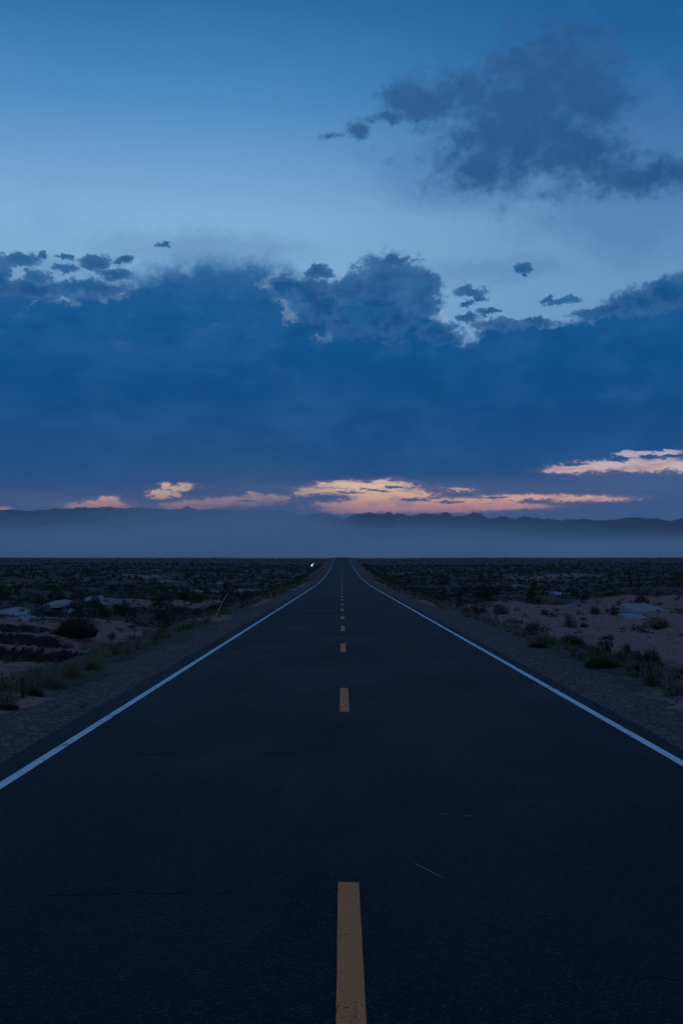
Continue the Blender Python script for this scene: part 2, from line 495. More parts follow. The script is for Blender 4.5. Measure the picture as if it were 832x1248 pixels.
def twigs(r, n, w, h, rad):
    V = []; Fc = []; o = 0
    for i in range(n):
        a = r.uniform(0, 2 * math.pi); sp = r.uniform(.1, 1.0)
        tip = np.array([math.cos(a) * w / 2 * sp, math.sin(a) * w / 2 * sp, h * r.uniform(.65, 1.05) * (1 - .35 * sp * sp)])
        base = np.array([math.cos(a), math.sin(a), 0]) * w * .05
        midp = (base + tip) / 2 + r.normal(size=3) * w * .05; midp[2] -= h * .04
        pts = [base + np.array([0, 0, -.05]), midp, tip]
        if r.uniform() < .6:
            t2 = midp + (tip - midp) * .7 + r.normal(size=3) * w * .12
        else: t2 = None
        for chain in ([pts, [rad, rad * .7, rad * .25]],) + (([[midp, t2], [rad * .6, rad * .2]],) if t2 is not None else ()):
            cp, cr_ = chain
            for q, (p, rr) in enumerate(zip(cp, cr_)):
                for j in range(3):
                    an = j * 2.0944
                    V.append(p + np.array([math.cos(an) * rr, math.sin(an) * rr, 0]))
                if q:
                    for j in range(3):
                        j2 = (j + 1) % 3
                        Fc.append((o + (q - 1) * 3 + j, o + (q - 1) * 3 + j2, o + q * 3 + j2, o + q * 3 + j))
            o += 3 * len(cp)
    return np.array(V), np.array(Fc)

def blades(r, n, w, h, bw, spread=.55):
    a = r.uniform(0, 2 * math.pi, n); q = r.uniform(0, 1, n) ** .6
    base = np.stack([np.cos(a) * q * w * .34, np.sin(a) * q * w * .34, np.full(n, -.03)], 1)
    a2 = a + r.normal(size=n) * .5
    lean = spread * q + r.uniform(0, .18, n); L = h * r.uniform(.35, 1.08, n) * (1 - .72 * q ** 2)
    dr = np.stack([np.cos(a2), np.sin(a2), 0 * a], 1)
    mid = base + dr * (lean * L * .35)[:, None] + np.array([0, 0, 1]) * (L * .6)[:, None]
    tip = base + dr * (lean * L * (1.0 + .4 * q))[:, None] + np.array([0, 0, 1]) * (L * (1 - .35 * lean))[:, None]
    a3 = r.uniform(0, 2 * math.pi, n); sd = np.stack([np.cos(a3), np.sin(a3), 0 * a], 1) * bw / 2
    V = np.stack([base - sd, base + sd, mid + sd * .8, tip + sd * .15, tip - sd * .15, mid - sd * .8], 1).reshape(-1, 3)
    i = np.arange(n) * 6
    Fc = np.concatenate([np.stack([i, i + 1, i + 2, i + 5], 1), np.stack([i + 5, i + 2, i + 3, i + 4], 1)])
    return V, Fc

# unit-sized (about 1 m wide) plant kinds, each with its own foliage and stems mesh
KINDS = {}
def build_kinds():
    for nm, mat, w, h, n, size, cl in (('bushy_shrub', 'dark', 1, .80, 1500, .034, 26), ('round_shrub', 'dark', 1, .62, 1300, .030, 34),
                                       ('sage_shrub', 'sage', 1, .55, 1300, .032, 20), ('brown_shrub', 'brown', 1, .50, 900, .030, 16),
                                       ('silver_shrub', 'pale', 1, .5, 1200, .032, 18)):
        for v_ in range(2):
            r = np.random.default_rng(abs(hash_name(nm)) + v_)
            fv, ff = leaf_cloud(r, n, w, h, size, cl); sv, sf_ = twigs(r, 26, w * .95, h * .95, .011)
            KINDS[(nm, v_)] = (mesh_np(nm + '_foliage', fv, ff, [M[mat]]), mesh_np(nm + '_stems', sv, sf_, [M['stem']]))
    for nm, mat, n, h, bw, sp in (('feathery_shrub', 'scrub', 1300, .85, .012, .6), ('green_tussock', 'green', 700, .62, .014, .8), ('dry_tussock', 'straw', 420, .62, .011, .6)):
        for v_ in range(2):
            r = np.random.default_rng(abs(hash_name(nm)) + v_)
            fv, ff = blades(r, n, 1.2, h, bw, sp); sv, sf_ = twigs(r, 12, .55, h * .6, .007)
            KINDS[(nm, v_)] = (mesh_np(nm + '_foliage', fv, ff, [M[mat]]), mesh_np(nm + '_stems', sv, sf_, [M['stem']]))
def hash_name(s):
    return sum(ord(c) * (i + 1) for i, c in enumerate(s))
build_kinds()

def joined(kind, v_):
    """both meshes in one, for copies too small to show parts"""
    a, b = KINDS[(kind, v_)]
    def arr(me):
        V = np.empty(len(me.vertices) * 3, dtype=np.float32); me.vertices.foreach_get('co', V)
        Fc = np.empty(len(me.loops), dtype=np.int32); me.loops.foreach_get('vertex_index', Fc)
        return V.reshape(-1, 3), Fc.reshape(-1, 4)
    va, fa = arr(a); vb, fb = arr(b)
    n1 = len(fa)
    return mesh_np(kind, np.concatenate([va, vb]), np.concatenate([fa, fb + len(va)]), [a.materials[0], b.materials[0]], False,
                   np.concatenate([np.zeros(n1), np.ones(len(fb))]))
JOINED = {k: joined(*k) for k in KINDS}

placed = []
def plant(kind, px, py, wpx, hpx, label, cat, group, v_=0, part='foliage'):
    x, y, z = ground_at(px, py)
    m_per = math.hypot(x, y) / F
    w = wpx * m_per; h = hpx * m_per
    hh = max(vv.co.z for vv in KINDS[(kind, v_)][0].vertices)
    e = bpy.data.objects.new(kind, None); col.objects.link(e)
    e.empty_display_size = .3
    e.location = (x, y, z - .02); e.rotation_euler = (0, 0, rng.uniform(0, 6.28)); e.scale = (w, w, h / hh)
    link(part, KINDS[(kind, v_)][0], e); link('stems', KINDS[(kind, v_)][1], e)
    tag(e, label, cat, group)
    placed.append((x, y, w * .6))
    return e
GS, GG = 'desert shrubs beside the road', 'grass tussocks beside the road'
for a in [
    ('feathery_shrub', 93, 775, 56, 36, 'largest feathery dark shrub on the sand above the washed-out bank left of the road', 'shrub', GS, 0),
    ('bushy_shrub', 124, 753, 26, 17, 'dark shrub just behind and right of the large feathery shrub left of the road', 'shrub', GS, 0),
    ('bushy_shrub', 149, 750, 32, 22, 'tall dark bushy shrub on the left plain, second back from the large feathery shrub', 'shrub', GS, 1),
    ('bushy_shrub', 196, 741, 32, 20, 'broad dark shrub left of the road with another shrub right in front of it', 'shrub', GS, 0),
    ('round_shrub', 194, 755, 24, 15, 'dark rounded shrub in front of the broad dark shrub left of the road', 'shrub', GS, 0),
    ('brown_shrub', 136, 780, 13, 11, 'small red-brown shrub alone on bare sand right of the large feathery shrub', 'shrub', GS, 0),
    ('brown_shrub', 40, 826, 26, 14, 'low reddish brown shrub on the sand below the dark bank, near the short stake', 'shrub', GS, 1),
    ('sage_shrub', 240, 735, 26, 14, 'grey-green shrub left of the road near the pale leaning branch', 'shrub', GS, 0),
    ('bushy_shrub', 592, 733, 30, 26, 'tallest dark upright shrub on the plain right of the road', 'shrub', GS, 1),
    ('round_shrub', 610, 749, 28, 15, 'dark wide shrub between the road and the tall upright shrub on the right', 'shrub', GS, 1),
    ('brown_shrub', 652, 774, 36, 18, 'brownish wide shrub at the near left corner of the sand flat right of the road', 'shrub', GS, 0),
    ('round_shrub', 694, 765, 20, 17, 'round dark shrub standing alone in the middle of the pale sand flat', 'shrub', GS, 0),
    ('round_shrub', 725, 749, 17, 12, 'small round shrub at the far side of the pale sand flat', 'shrub', GS, 1),
    ('sage_shrub', 748, 750, 22, 10, 'low shrub right of the small round shrub at the far side of the sand flat', 'shrub', GS, 1),
    ('sage_shrub', 663, 749, 14, 7, 'tiny low shrub at the far left end of the pale sand flat', 'shrub', GS, 0),
    ('bushy_shrub', 800, 768, 46, 17, 'wide dark shrub on the sand flat at the right edge of the photo', 'shrub', GS, 0),
    ('brown_shrub', 741, 779, 22, 7, 'flat dark shrub low on the sand between the round shrub and the green tussock', 'shrub', GS, 1),
    ('brown_shrub', 764, 796, 15, 13, 'small brown shrub just behind the big green tussock', 'shrub', GS, 0),
    ('silver_shrub', 822, 848, 42, 19, 'pale silvery low shrub at the right edge beside the gravel shoulder', 'shrub', GS, 0),
    ('sage_shrub', 793, 836, 34, 18, 'grey-green low shrub left of the silvery shrub by the right shoulder', 'shrub', GS, 1),
]: plant(*a)
for a in [
    ('green_tussock', 735, 813, 50, 22, 'big green grass tussock on the right verge, widest of its kind', 'grass tussock', GG, 0, 'blades'),
    ('green_tussock', 783, 820, 32, 17, 'dark green grass tussock just right of the big green one', 'grass tussock', GG, 1, 'blades'),
    ('green_tussock', 697, 787, 38, 18, 'spiky dark grass tussock behind and left of the big green one', 'grass tussock', GG, 1, 'blades'),
    ('green_tussock', 655, 790, 30, 14, 'low grass tussock in front of the brownish wide shrub on the right verge', 'grass tussock', GG, 0, 'blades'),
    ('dry_tussock', 66, 838, 36, 26, 'tall dry grass tussock on the left verge nearest the short stake', 'grass tussock', GG, 0, 'blades'),
    ('dry_tussock', 88, 826, 34, 26, 'second tall dry grass tussock from the short stake along the left verge', 'grass tussock', GG, 1, 'blades'),
    ('dry_tussock', 112, 816, 34, 22, 'third tall dry grass tussock from the short stake along the left verge', 'grass tussock', GG, 0, 'blades'),
    ('green_tussock', 42, 848, 26, 16, 'low dark green tussock just right of the short stake', 'grass tussock', GG, 0, 'blades'),
    ('green_tussock', 8, 864, 34, 14, 'low dark green tussock at the very left edge of the photo', 'grass tussock', GG, 1, 'blades'),
]: plant(*a)

# ---- individual middle-distance shrubs (shared labels by zone)
zones = {
    ('L', 0): ('dark desert shrub on the near scrubland left of the road', 'shrubs on the near left scrubland'),
    ('R', 0): ('dark desert shrub on the near scrubland right of the road', 'shrubs on the near right scrubland'),
    ('L', 1): ('small dark shrub far out on the plain left of the road', 'shrubs far out on the left plain'),
    ('R', 1): ('small dark shrub far out on the plain right of the road', 'shrubs far out on the right plain')}
kk = [('bushy_shrub', .28), ('round_shrub', .26), ('sage_shrub', .26), ('brown_shrub', .13), ('feathery_shrub', .07)]
names = [k for k, _ in kk]; pr = np.array([p for _, p in kk])
cnt = 0; tries = 0; singles = []
first = {}
while cnt < 262 and tries < 20000:
    tries += 1
    y = 24 + 150 * rng.uniform() ** 1.25
    x = rng.uniform(-.33, .33) * y
    if abs(x) < 6.9: continue
    _, sa, ro = terrain(np.array([x]), np.array([y]), True)
    if sa[0] > .45 and rng.uniform() < .93: continue
    if y < 62 and x < 0 and rng.uniform() < .8: continue
    s = rng.uniform(.5, 1.35) * (1 if y > 60 else .6)
    if any((x - a) ** 2 + (y - b) ** 2 < ((c + s) * .45) ** 2 for a, b, c in placed): continue
    k = names[rng.choice(len(names), p=pr)]; v_ = int(rng.integers(0, 2))
    key = (k, v_)
    if key not in first:
        o = link(k, JOINED[key]); first[key] = o
    else:
        o = first[key].copy(); col.objects.link(o)
    z = float(terrain(np.array([x]), np.array([y]))[0])
    o.location = (x, y, z - .04); o.rotation_euler = (0, 0, rng.uniform(0, 6.28)); o.scale = (s, s * rng.uniform(.8, 1.1), s * rng.uniform(.75, 1.1))
    lab, grp = zones[('L' if x < 0 else 'R', 0 if y < 95 else 1)]
    tag(o, lab, 'shrub', grp)
    placed.append((x, y, s)); cnt += 1

# ---- the uncountable scrub of the plain, one object
def scrub_mass():
    r = np.random.default_rng(5)
    Vs = []; Fs = []; off = 0
    for (y0, y1, n, nl, smin, smax, lf) in ((48, 90, 1500, 70, .25, .8, .12), (70, 180, 6800, 46, .35, 1.15, .15), (180, 420, 13000, 16, .5, 1.5, .3), (420, 640, 3500, 9, .4, .9, .5)):
        y = np.sqrt(r.uniform(y0 ** 2, y1 ** 2, n)); x = r.uniform(-.42, .42, n) * y
        z, sa, ro = terrain(x, y, True)
        cl = fbm(x / 12, y / 22, 101, 3)
        ok = (np.abs(x) > 7.2) & (r.uniform(size=n) < np.clip(1.15 - 1.7 * np.clip(sa, 0, .6) + cl * 1.2, .08, 1))
        x, y, z = x[ok], y[ok], z[ok]; n = len(x)
        s = r.uniform(smin, smax, n) * r.uniform(.6, 1, n); hh = s * r.uniform(.35, .75, n)
        d = r.normal(size=(n, nl, 3)); d /= np.linalg.norm(d, axis=2)[..., None]; d[..., 2] = np.abs(d[..., 2])
        q = d * r.uniform(.45, 1.0, (n, nl))[..., None]
        P = np.stack([x[:, None] + q[..., 0] * s[:, None] * .5, y[:, None] + q[..., 1] * s[:, None] * .5, z[:, None] + q[..., 2] * hh[:, None] * .85], 2)
        L = (lf * s[:, None] * r.uniform(.6, 1.4, (n, nl)))[..., None]
        ax = d * .6 + r.normal(size=(n, nl, 3)) * .4; ax[..., 2] += .35; ax /= np.linalg.norm(ax, axis=2)[..., None]
        sd = np.cross(ax, r.normal(size=(n, nl, 3))); sd /= np.linalg.norm(sd, axis=2)[..., None]
        V = np.stack([P - ax * L * .4, P + sd * L * .4, P + ax * L * .7, P - sd * L * .4], 2).reshape(-1, 3)
        V[:, 2] = np.maximum(V[:, 2], np.repeat(z, nl * 4) - .1)
        Fs.append(np.arange(len(V)).reshape(-1, 4) + off); Vs.append(V); off += len(V)
    return mesh_np('scrub', np.concatenate(Vs), np.concatenate(Fs), [M['scrub']])
tag(link('scrub', scrub_mass()), 'low dark scrub covering the desert plain', 'scrub', kind='stuff')

def grass_mass():
    r = np.random.default_rng(9)
    n = 2700
    y = 14 + 190 * r.uniform(size=n) ** 1.5; side = np.where(r.uniform(size=n) < .5, -1, 1)
    u = 5.45 + np.abs(r.normal(size=n)) * .95
    x = np.where(side < 0, -u, u + .32)
    cl = fbm(x / 1.1, y / 2.2, 111, 3)
    ok = (cl > .06) | (r.uniform(size=n) < .18)
    x, y, u = x[ok], y[ok], u[ok]
    x2 = r.uniform(-.33, .33, 2500); y2 = 22 + 70 * r.uniform(size=2500); x2 = x2 * y2
    k2 = (np.abs(x2) > 7) & (fbm(x2 / 3, y2 / 3, 115, 3) > .22)
    x = np.concatenate([x, x2[k2]]); y = np.concatenate([y, y2[k2]])
    z = terrain(x, y)
    n = len(x); nb = 20
    s = r.uniform(.10, .34, n)
    sx = np.repeat(x, nb) + r.normal(size=n * nb) * .06; sy = np.repeat(y, nb) + r.normal(size=n * nb) * .06
    sz = np.repeat(z, nb) - .02; L = np.repeat(s, nb) * r.uniform(.5, 1.2, n * nb)
    N = n * nb
    a = r.uniform(0, 6.283, N); lean = np.abs(r.normal(size=N)) * .45
    dr = np.stack([np.cos(a), np.sin(a), 0 * a], 1)
    B = np.stack([sx, sy, sz], 1)
    mid = B + dr * (lean * L * .35)[:, None] + np.array([0, 0, 1.]) * (L * .6)[:, None]
    tip = B + dr * (lean * L)[:, None] + np.array([0, 0, 1.]) * (L * (1 - .3 * np.clip(lean, 0, 1)))[:, None]
    a3 = r.uniform(0, 6.283, N); sd = np.stack([np.cos(a3), np.sin(a3), 0 * a], 1) * (np.repeat(.004 + y * .00011, nb))[:, None]
    V = np.stack([B - sd, B + sd, mid + sd * .8, tip + sd * .2, tip - sd * .2, mid - sd * .8], 1).reshape(-1, 3)
    i = np.arange(N) * 6
    Fc = np.concatenate([np.stack([i, i + 1, i + 2, i + 5], 1), np.stack([i + 5, i + 2, i + 3, i + 4], 1)])
    mi = (r.uniform(size=n) < .35).astype(int); mi = np.repeat(mi, nb); mi = np.concatenate([mi, mi])
    return mesh_np('grass', V, Fc, [M['straw'], M['green']], False, mi)
tag(link('grass', grass_mass()), 'thin dry grass along both gravel shoulders', 'grass', kind='stuff')

def pebble_mass():
    r = np.random.default_rng(19)
    n = 9000
    y = 5 + 80 * r.uniform(size=n) ** 1.3; side = np.where(r.uniform(size=n) < .5, -1, 1)
    u = r.uniform(3.78, 6.2, n); x = np.where(side < 0, -u, u + .32)
    zs = road_z(y) - .034 - (u - 3.6) * .05
    x2 = r.uniform(-.33, .33, 9000); y2 = 16 + 70 * r.uniform(size=9000); x2 *= y2; k = np.abs(x2) > 6.3
    x2, y2 = x2[k], y2[k]
    z = np.concatenate([np.maximum(zs, terrain(x, y)), terrain(x2, y2)]); x = np.concatenate([x, x2]); y = np.concatenate([y, y2])
    n = len(x); s = .006 + .030 * r.uniform(size=n) ** 4 + (np.abs(x) > 6.3) * .06 * r.uniform(size=n) ** 5
    base = np.array([(1, 0, 0), (0, 1, 0), (-1, 0, 0), (0, -1, 0), (.4, .3, .75), (-.45, .1, .7), (0, 0, -.6)], dtype=float)
    tri = np.array([(0, 1, 4), (1, 5, 4), (1, 2, 5), (2, 3, 5), (3, 4, 5), (3, 0, 4), (1, 0, 6), (2, 1, 6), (3, 2, 6), (0, 3, 6)])
    a = r.uniform(0, 6.283, n); J = base[None] * r.uniform(.6, 1.3, (n, 7, 3)) * s[:, None, None]
    ca, sa_ = np.cos(a)[:, None], np.sin(a)[:, None]
    V = np.stack([J[..., 0] * ca - J[..., 1] * sa_ + x[:, None], J[..., 0] * sa_ + J[..., 1] * ca + y[:, None], J[..., 2] * .8 + z[:, None] + s[:, None] * .2], 2).reshape(-1, 3)
    Fc = (np.arange(n)[:, None, None] * 7 + tri[None]).reshape(-1, 3)
    return mesh_np('pebbles', V, Fc, [M['pebble']])
tag(link('pebbles', pebble_mass()), 'small stones scattered over shoulders and sand', 'pebbles', kind='stuff')

# ------------------------------------------------------------------ pale slabs of rock
def slab(px, py, wpx, hpx, label, seed):
    x, y, z = ground_at(px, py)
    mp = math.hypot(x, y) / F
    w = wpx * mp; h = max(.12, hpx * mp * .55); dp = w * .75
    r = np.random.default_rng(seed)
    nr, na = 7, 28
    ang = np.arange(na) * 2 * math.pi / na
    out = 1 + fbm(np.cos(ang) * 1.6 + seed, np.sin(ang) * 1.6, seed, 3) * .55
    out *= 1 / np.maximum(np.abs(np.cos(ang)), np.abs(np.sin(ang))) ** .5
    V = []
    rad = [0, .35, .65, .85, .96, 1.0, 1.02]; lev = [1, .99, .97, .94, .80, .35, -.5]
    for q in range(nr):
        xx = np.cos(ang) * out * rad[q] * w / 2; yy = np.sin(ang) * out * rad[q] * dp
        zz = h * lev[q] * (1 + .18 * fbm(xx * 2 + seed, yy * 2, seed + 3, 3)) + (yy + dp * .0) * (hpx * mp / (2.6 * dp)) * (lev[q] > 0)
        V.append(np.stack([xx, yy, zz], 1))
    V = np.concatenate(V)
    i = (np.arange(nr - 1)[:, None] * na + np.arange(na)[None, :]); j = (np.arange(nr - 1)[:, None] * na + (np.arange(na)[None, :] + 1) % na)
    Fc = np.stack([i.ravel(), (i + na).ravel(), (j + na).ravel(), j.ravel()], 1)
    o = link('rock_slab', mesh_np('rock_slab', V, Fc, [M['stone']], True), None, (x, y, z - .02), r.uniform(-.25, .25))
    tag(o, label, 'rock slab', 'pale rock slabs on the plain')
for a in [
    (12, 750, 42, 9, 'pale bluish rock slab at the left edge of the photo above the sand slope', 1),
    (32, 756, 26, 5, 'thin pale rock slab just right of the one at the left edge', 2),
    (69, 738, 28, 7, 'broad pale rock slab behind and left of the large feathery shrub', 3),
    (84, 745, 16, 4, 'small pale rock slab right at the foot of the broad one on the left', 4),
    (115, 731, 20, 5, 'farther small pale rock slab above the shrubs on the left plain', 5),
    (786, 744, 40, 8, 'large blue-grey rock slab behind the sand flat on the right', 6),
    (770, 753, 26, 5, 'thin low rock slab in front of the large blue-grey one on the right', 7),
    (678, 726, 20, 5, 'small pale rock slab among the scrub on the right, farther than the sand flat', 8),
]: slab(*a)

# ------------------------------------------------------------------ sticks, stake, lamp, straws
def tube(pts, rad, sides=8, mat=None, name='tube', squash=1.0, seed=0):
    V = []; n = len(pts)
    r = np.random.default_rng(seed)
    for q in range(n):
        p = np.array(pts[q], dtype=float)
        d = np.array(pts[min(n - 1, q + 1)], dtype=float) - np.array(pts[max(0, q - 1)], dtype=float); d /= np.linalg.norm(d)
        a = np.cross(d, [0.3, .9, .1]); a /= np.linalg.norm(a); b = np.cross(d, a)
        for j in range(sides):
            an = j * 2 * math.pi / sides; k = rad[q] * (1 + r.uniform(-.12, .12))
            V.append(p + a * math.cos(an) * k + b * math.sin(an) * k * squash)
    V.append(np.array(pts[0], dtype=float)); V.append(np.array(pts[-1], dtype=float))
    Fc = []
    for q in range(n - 1):
        for j in range(sides):
            j2 = (j + 1) % sides
            Fc.append((q * sides + j, q * sides + j2, (q + 1) * sides + j2, (q + 1) * sides + j))
    for j in range(0, sides, 2):
        j2, j3 = (j + 1) % sides, (j + 2) % sides
        Fc.append((len(V) - 2, j3, j2, j)); o = (n - 1) * sides
        Fc.append((len(V) - 1, o + j, o + j2, o + j3))
    return mesh_np(name, np.array(V), np.array(Fc), [mat], True)

x, y, z = ground_at(27.5, 851)
st = link('wooden_stake', tube([(0, 0, -.15), (.003, 0, .0), (-.002, .004, .16), (-.008, .0, .33), (-.010, 0, .345)], [.036, .036, .034, .033, .02], 8, M['wood'], 'wooden_stake', .8, 3), None, (x, y, z))
tag(st, 'short dark wooden stake standing in the verge grass on the left', 'stake')

x, y, z = ground_at(263, 753); mp = math.hypot(x, y) / F
o = link('bare_branch', tube([(-.03, 0, -.1), (0, 0, 0), (.16, .02, .40), (.30, .0, .72), (.50, -.02, 1.10), (.68, -.02, 1.36)], [.05, .048, .042, .036, .03, .015], 8, M['palewood'], 'bare_branch', 1, 5), None, (x, y, z))
o.scale = (30 * mp / 1.36,) * 3
tag(o, 'pale bleached branch leaning up from the verge left of the road, the larger of two', 'branch', 'bleached branches on the left verge')
x, y, z = ground_at(299, 737); mp = math.hypot(x, y) / F
o = link('bare_branch', tube([(0, 0, -.1), (.02, 0, .0), (.22, 0, .5), (.36, .02, .80), (.62, .02, 1.2)], [.05, .045, .035, .028, .012], 7, M['stem'], 'bare_branch', 1, 6), None, (x, y, z))
o.scale = (17 * mp / 1.2,) * 3
tag(o, 'thin greyer branch beyond the larger pale leaning one left of the road', 'branch', 'bleached branches on the left verge')

# fallen dead sticks on the bank
for k, (px, py, L, a, lab) in enumerate([(60, 757, 1.3, .5, 'dead stick lying on the sand slope below the pale slabs at left'), (70, 782, .8, -1.1, 'short dead stick poking up from the dark bank edge')]):
    x, y, z = ground_at(px, py)
    pts = [(-L / 2, 0, .03), (-L * .15, .03, .08), (L * .2, -.02, .07), (L / 2, .05, .16)]
    o = link('dead_stick', tube(pts, [.03, .028, .022, .01], 7, M['wood'], 'dead_stick', 1, 8 + k), None, (x, y, z), a)
    tag(o, lab, 'stick', 'dead sticks on the bank')

def sphere_mesh(name, r, mat, sz=1.0, seg=14, rings=8):
    V = []
    for i in range(rings + 1):
        t = math.pi * i / rings
        for j in range(seg):
            p = 2 * math.pi * j / seg
            V.append((r * math.sin(t) * math.cos(p), r * math.sin(t) * math.sin(p), r * sz * math.cos(t)))
    Fc = [(i * seg + j, i * seg + (j + 1) % seg, (i + 1) * seg + (j + 1) % seg, (i + 1) * seg + j) for i in range(rings) for j in range(seg)]
    return mesh_np(name, np.array(V), np.array(Fc), [mat], True)
x, y, z = ground_at(380, 693)
e = bpy.data.objects.new('yard_lamp', None); col.objects.link(e); e.location = (x, y, z)
tag(e, 'tiny bright white lamp on a short post far off beside the road on the left', 'lamp')
mp = math.hypot(x, y) / F
link('post', tube([(0, 0, -.2), (0, 0, .3), (0, 0, 1.0 * mp / .27)], [.06, .05, .05], 8, M['wood'], 'post'), e)
link('arm', tube([(0, 0, 1.0), (.25, 0, 1.3), (.42, 0, 1.42)], [.03, .03, .03], 8, M['wood'], 'arm'), e)
l1 = link('globe', sphere_mesh('globe', .20, M['lamp'], 1.25), e); l1.location = (0, 0, .95)
l2 = link('globe', sphere_mesh('globe', .09, M['lamp']), e); l2.location = (.46, 0, 1.52)

def straw(px, py, L, ang, rad, lab, seed):
    az, el = px_dir(px, py)
    y = 0; ys = np.arange(3, 60, .02); zz = CAM_Z + ys * math.tan(R(el)) / math.cos(R(az)); x_ = ys * math.tan(R(az))
    i = np.nonzero(zz <= road_z(ys) + .02)[0][0]; x, y, z = x_[i], ys[i], float(road_z(ys[i])) + float(crown(x_[i]))
    pts = [(-L / 2, 0, .006), (-L * .2, .002, .009), (L * .2, .001, .010), (L / 2, -.002, .012)]
    o = link('dry_stalk', tube(pts, [rad, rad, rad * .8, rad * .4], 6, M['palewood'], 'dry_stalk', 1, seed), None, (x, y, z + .003), ang)
    tag(o, lab, 'stalk', 'dry stalks lying on the asphalt')
straw(522, 1066, .40, math.atan2(-.37, .16), .0032, 'long pale dry stalk lying on the asphalt of the right lane', 1)
straw(570, 998, .09, -.25, .003, 'short pale dry stalk on the right lane, farther than the long one', 2)
straw(543, 995, .06, .1, .0025, 'tiniest pale dry stalk on the right lane just left of the short one', 3)

# ------------------------------------------------------------------ mountains
def ridge(name, pts, dist, depth, seed, front):
    """a range whose skyline runs along pts, built as a relief map with spurs and gullies"""
    azel = [px_dir(*p) for p in pts]
    az0, az1 = azel[0][0], azel[-1][0]
    A = np.linspace(az0, az1, 2000)
    E = np.interp(A, [a for a, _ in azel], [e for _, e in azel])
    H = np.tan(np.radians(E)) * dist
    T = np.concatenate([np.linspace(-1, 0, 26), np.linspace(0, 1, 12)[1:]])
    V = []
    for t in T:
        d = dist + t * depth
        wob = fbm(A * 1.3, A * 0 + 2, seed, 4) * depth * .25 * (1 - abs(t))
        x = np.sin(np.radians(A)) * (d + wob); y = np.cos(np.radians(A)) * (d + wob)
        k = 1 - abs(t)
        spur = np.abs(fbm(A * .8 + t * 1.6, A * .3 - t * 2.5, seed + 9, 4))
        prof = (k ** 1.1) * (1 - spur * .4 * (1 - k) * 2 * k ** .3) if t < 0 else k
        h = H * np.clip(prof, 0, 1) + (H * .05 * fbm(A * 1.5 + t, A * 0 + t * 4, seed + 5, 3) * (t != 0) * k)
        h = h + (fbm(A * 4.3, A * 0, seed + 7, 2) * 16 - np.abs(fbm(A * 1.1, A * 0 + 4, seed + 8, 3)) * 30 + 8) * k ** 3
        V.append(np.stack([x, y, np.where(abs(t) > .99, -12, h + CAM_Z - 3)], 1))
    V = np.concatenate(V); n = len(A)
    i = (np.arange(len(T) - 1)[:, None] * n + np.arange(n - 1)[None, :]).ravel()
    o = link(name, mesh_np(name, V, np.stack([i, i + 1, i + n + 1, i + n], 1), [M['rock']], True))
    tag(o, kind='structure'); return o
left = [(-420, 640), (-300, 628), (-200, 623), (-100, 624), (0, 621.5), (40, 621), (75, 620), (115, 619), (155, 619), (200, 620), (222, 619.5), (227, 618), (233, 619.5), (240, 620.5), (260, 620), (300, 621), (345, 622), (357, 625),
        (367, 629), (377, 626), (395, 625), (407, 628), (415, 633), (440, 640), (500, 652), (560, 676)]
right = [(330, 676), (380, 645), (404, 635), (416, 632), (433, 625.5), (450, 625), (466, 626), (471, 624.5), (475, 623), (481, 626), (501, 627.5), (516, 625), (530, 625.2), (546, 626), (553, 631), (561, 627.5), (576, 625), (585, 626.5), (593, 631),
         (605, 629.5), (616, 630), (631, 632), (639, 628.5), (651, 631.5), (676, 633.5), (696, 631.5), (736, 634), (776, 630.5), (806, 633.5), (816, 635), (832, 632), (900, 628), (1000, 634), (1120, 628), (1300, 640)]
ridge('mountains', left, 19500, 3300, 300, 0)
ridge('mountains', right, 15500, 3000, 400, 0)

# ------------------------------------------------------------------ haze and fog
def box(name, x0, x1, y0, y1, z0, z1):
    V = [(x0, y0, z0), (x1, y0, z0), (x1, y1, z0), (x0, y1, z0), (x0, y0, z1), (x1, y0, z1), (x1, y1, z1), (x0, y1, z1)]
    Fc = [(0, 3, 2, 1), (4, 5, 6, 7), (0, 1, 5, 4), (1, 2, 6, 5), (2, 3, 7, 6), (3, 0, 4, 7)]
    me = bpy.data.meshes.new(name); me.from_pydata(V, [], Fc); me.update()
    return me
mh = bpy.data.materials.new('air_haze'); mh.use_nodes = True; mh.node_tree.nodes.clear(); th = Nt(mh.node_tree)
pv = th.new('ShaderNodeVolumePrincipled'); oh = th.new('ShaderNodeOutputMaterial'); th.l.new(pv.outputs[0], oh.inputs['Volume'])
pv.inputs['Density'].default_value = 2.0e-5; pv.inputs['Color'].default_value = (.66, .86, 1, 1); pv.inputs['Anisotropy'].default_value = 0
b_ = box('haze', -27000, 27000, -3200, 26500, -20, 1050); b_.materials.append(mh)
tag(link('haze', b_), 'thin blue evening haze over the whole plain', 'haze', kind='stuff')

mf = bpy.data.materials.new('fog'); mf.use_nodes = True; mf.node_tree.nodes.clear(); tf = Nt(mf.node_tree)
pf = tf.new('ShaderNodeVolumePrincipled'); of = tf.new('ShaderNodeOutputMaterial'); tf.l.new(pf.outputs[0], of.inputs['Volume'])
P = tf.new('ShaderNodeNewGeometry').outputs['Position']
fx, fy, fz = tf.sep(P)
n1 = tf.noise(tf.v('MULTIPLY', P, (1 / 420, 1 / 900, 1 / 60)), 1.0, 4, .6)
n2 = tf.noise(tf.v('MULTIPLY', P, (1 / 3000, 1 / 3000, 1 / 3000)), 1.0, 1, .5)
azf = tf.m('DIVIDE', fx, fy)
top = tf.step(azf, -.075, .03, 110., 58.)
top = tf.add(top, tf.mul(tf.sub(n2, .5), 30.))
hgt = tf.add(fz, tf.mul(tf.sub(n1, .5), 70.))
dens = tf.step(hgt, top, tf.mul(top, .30))
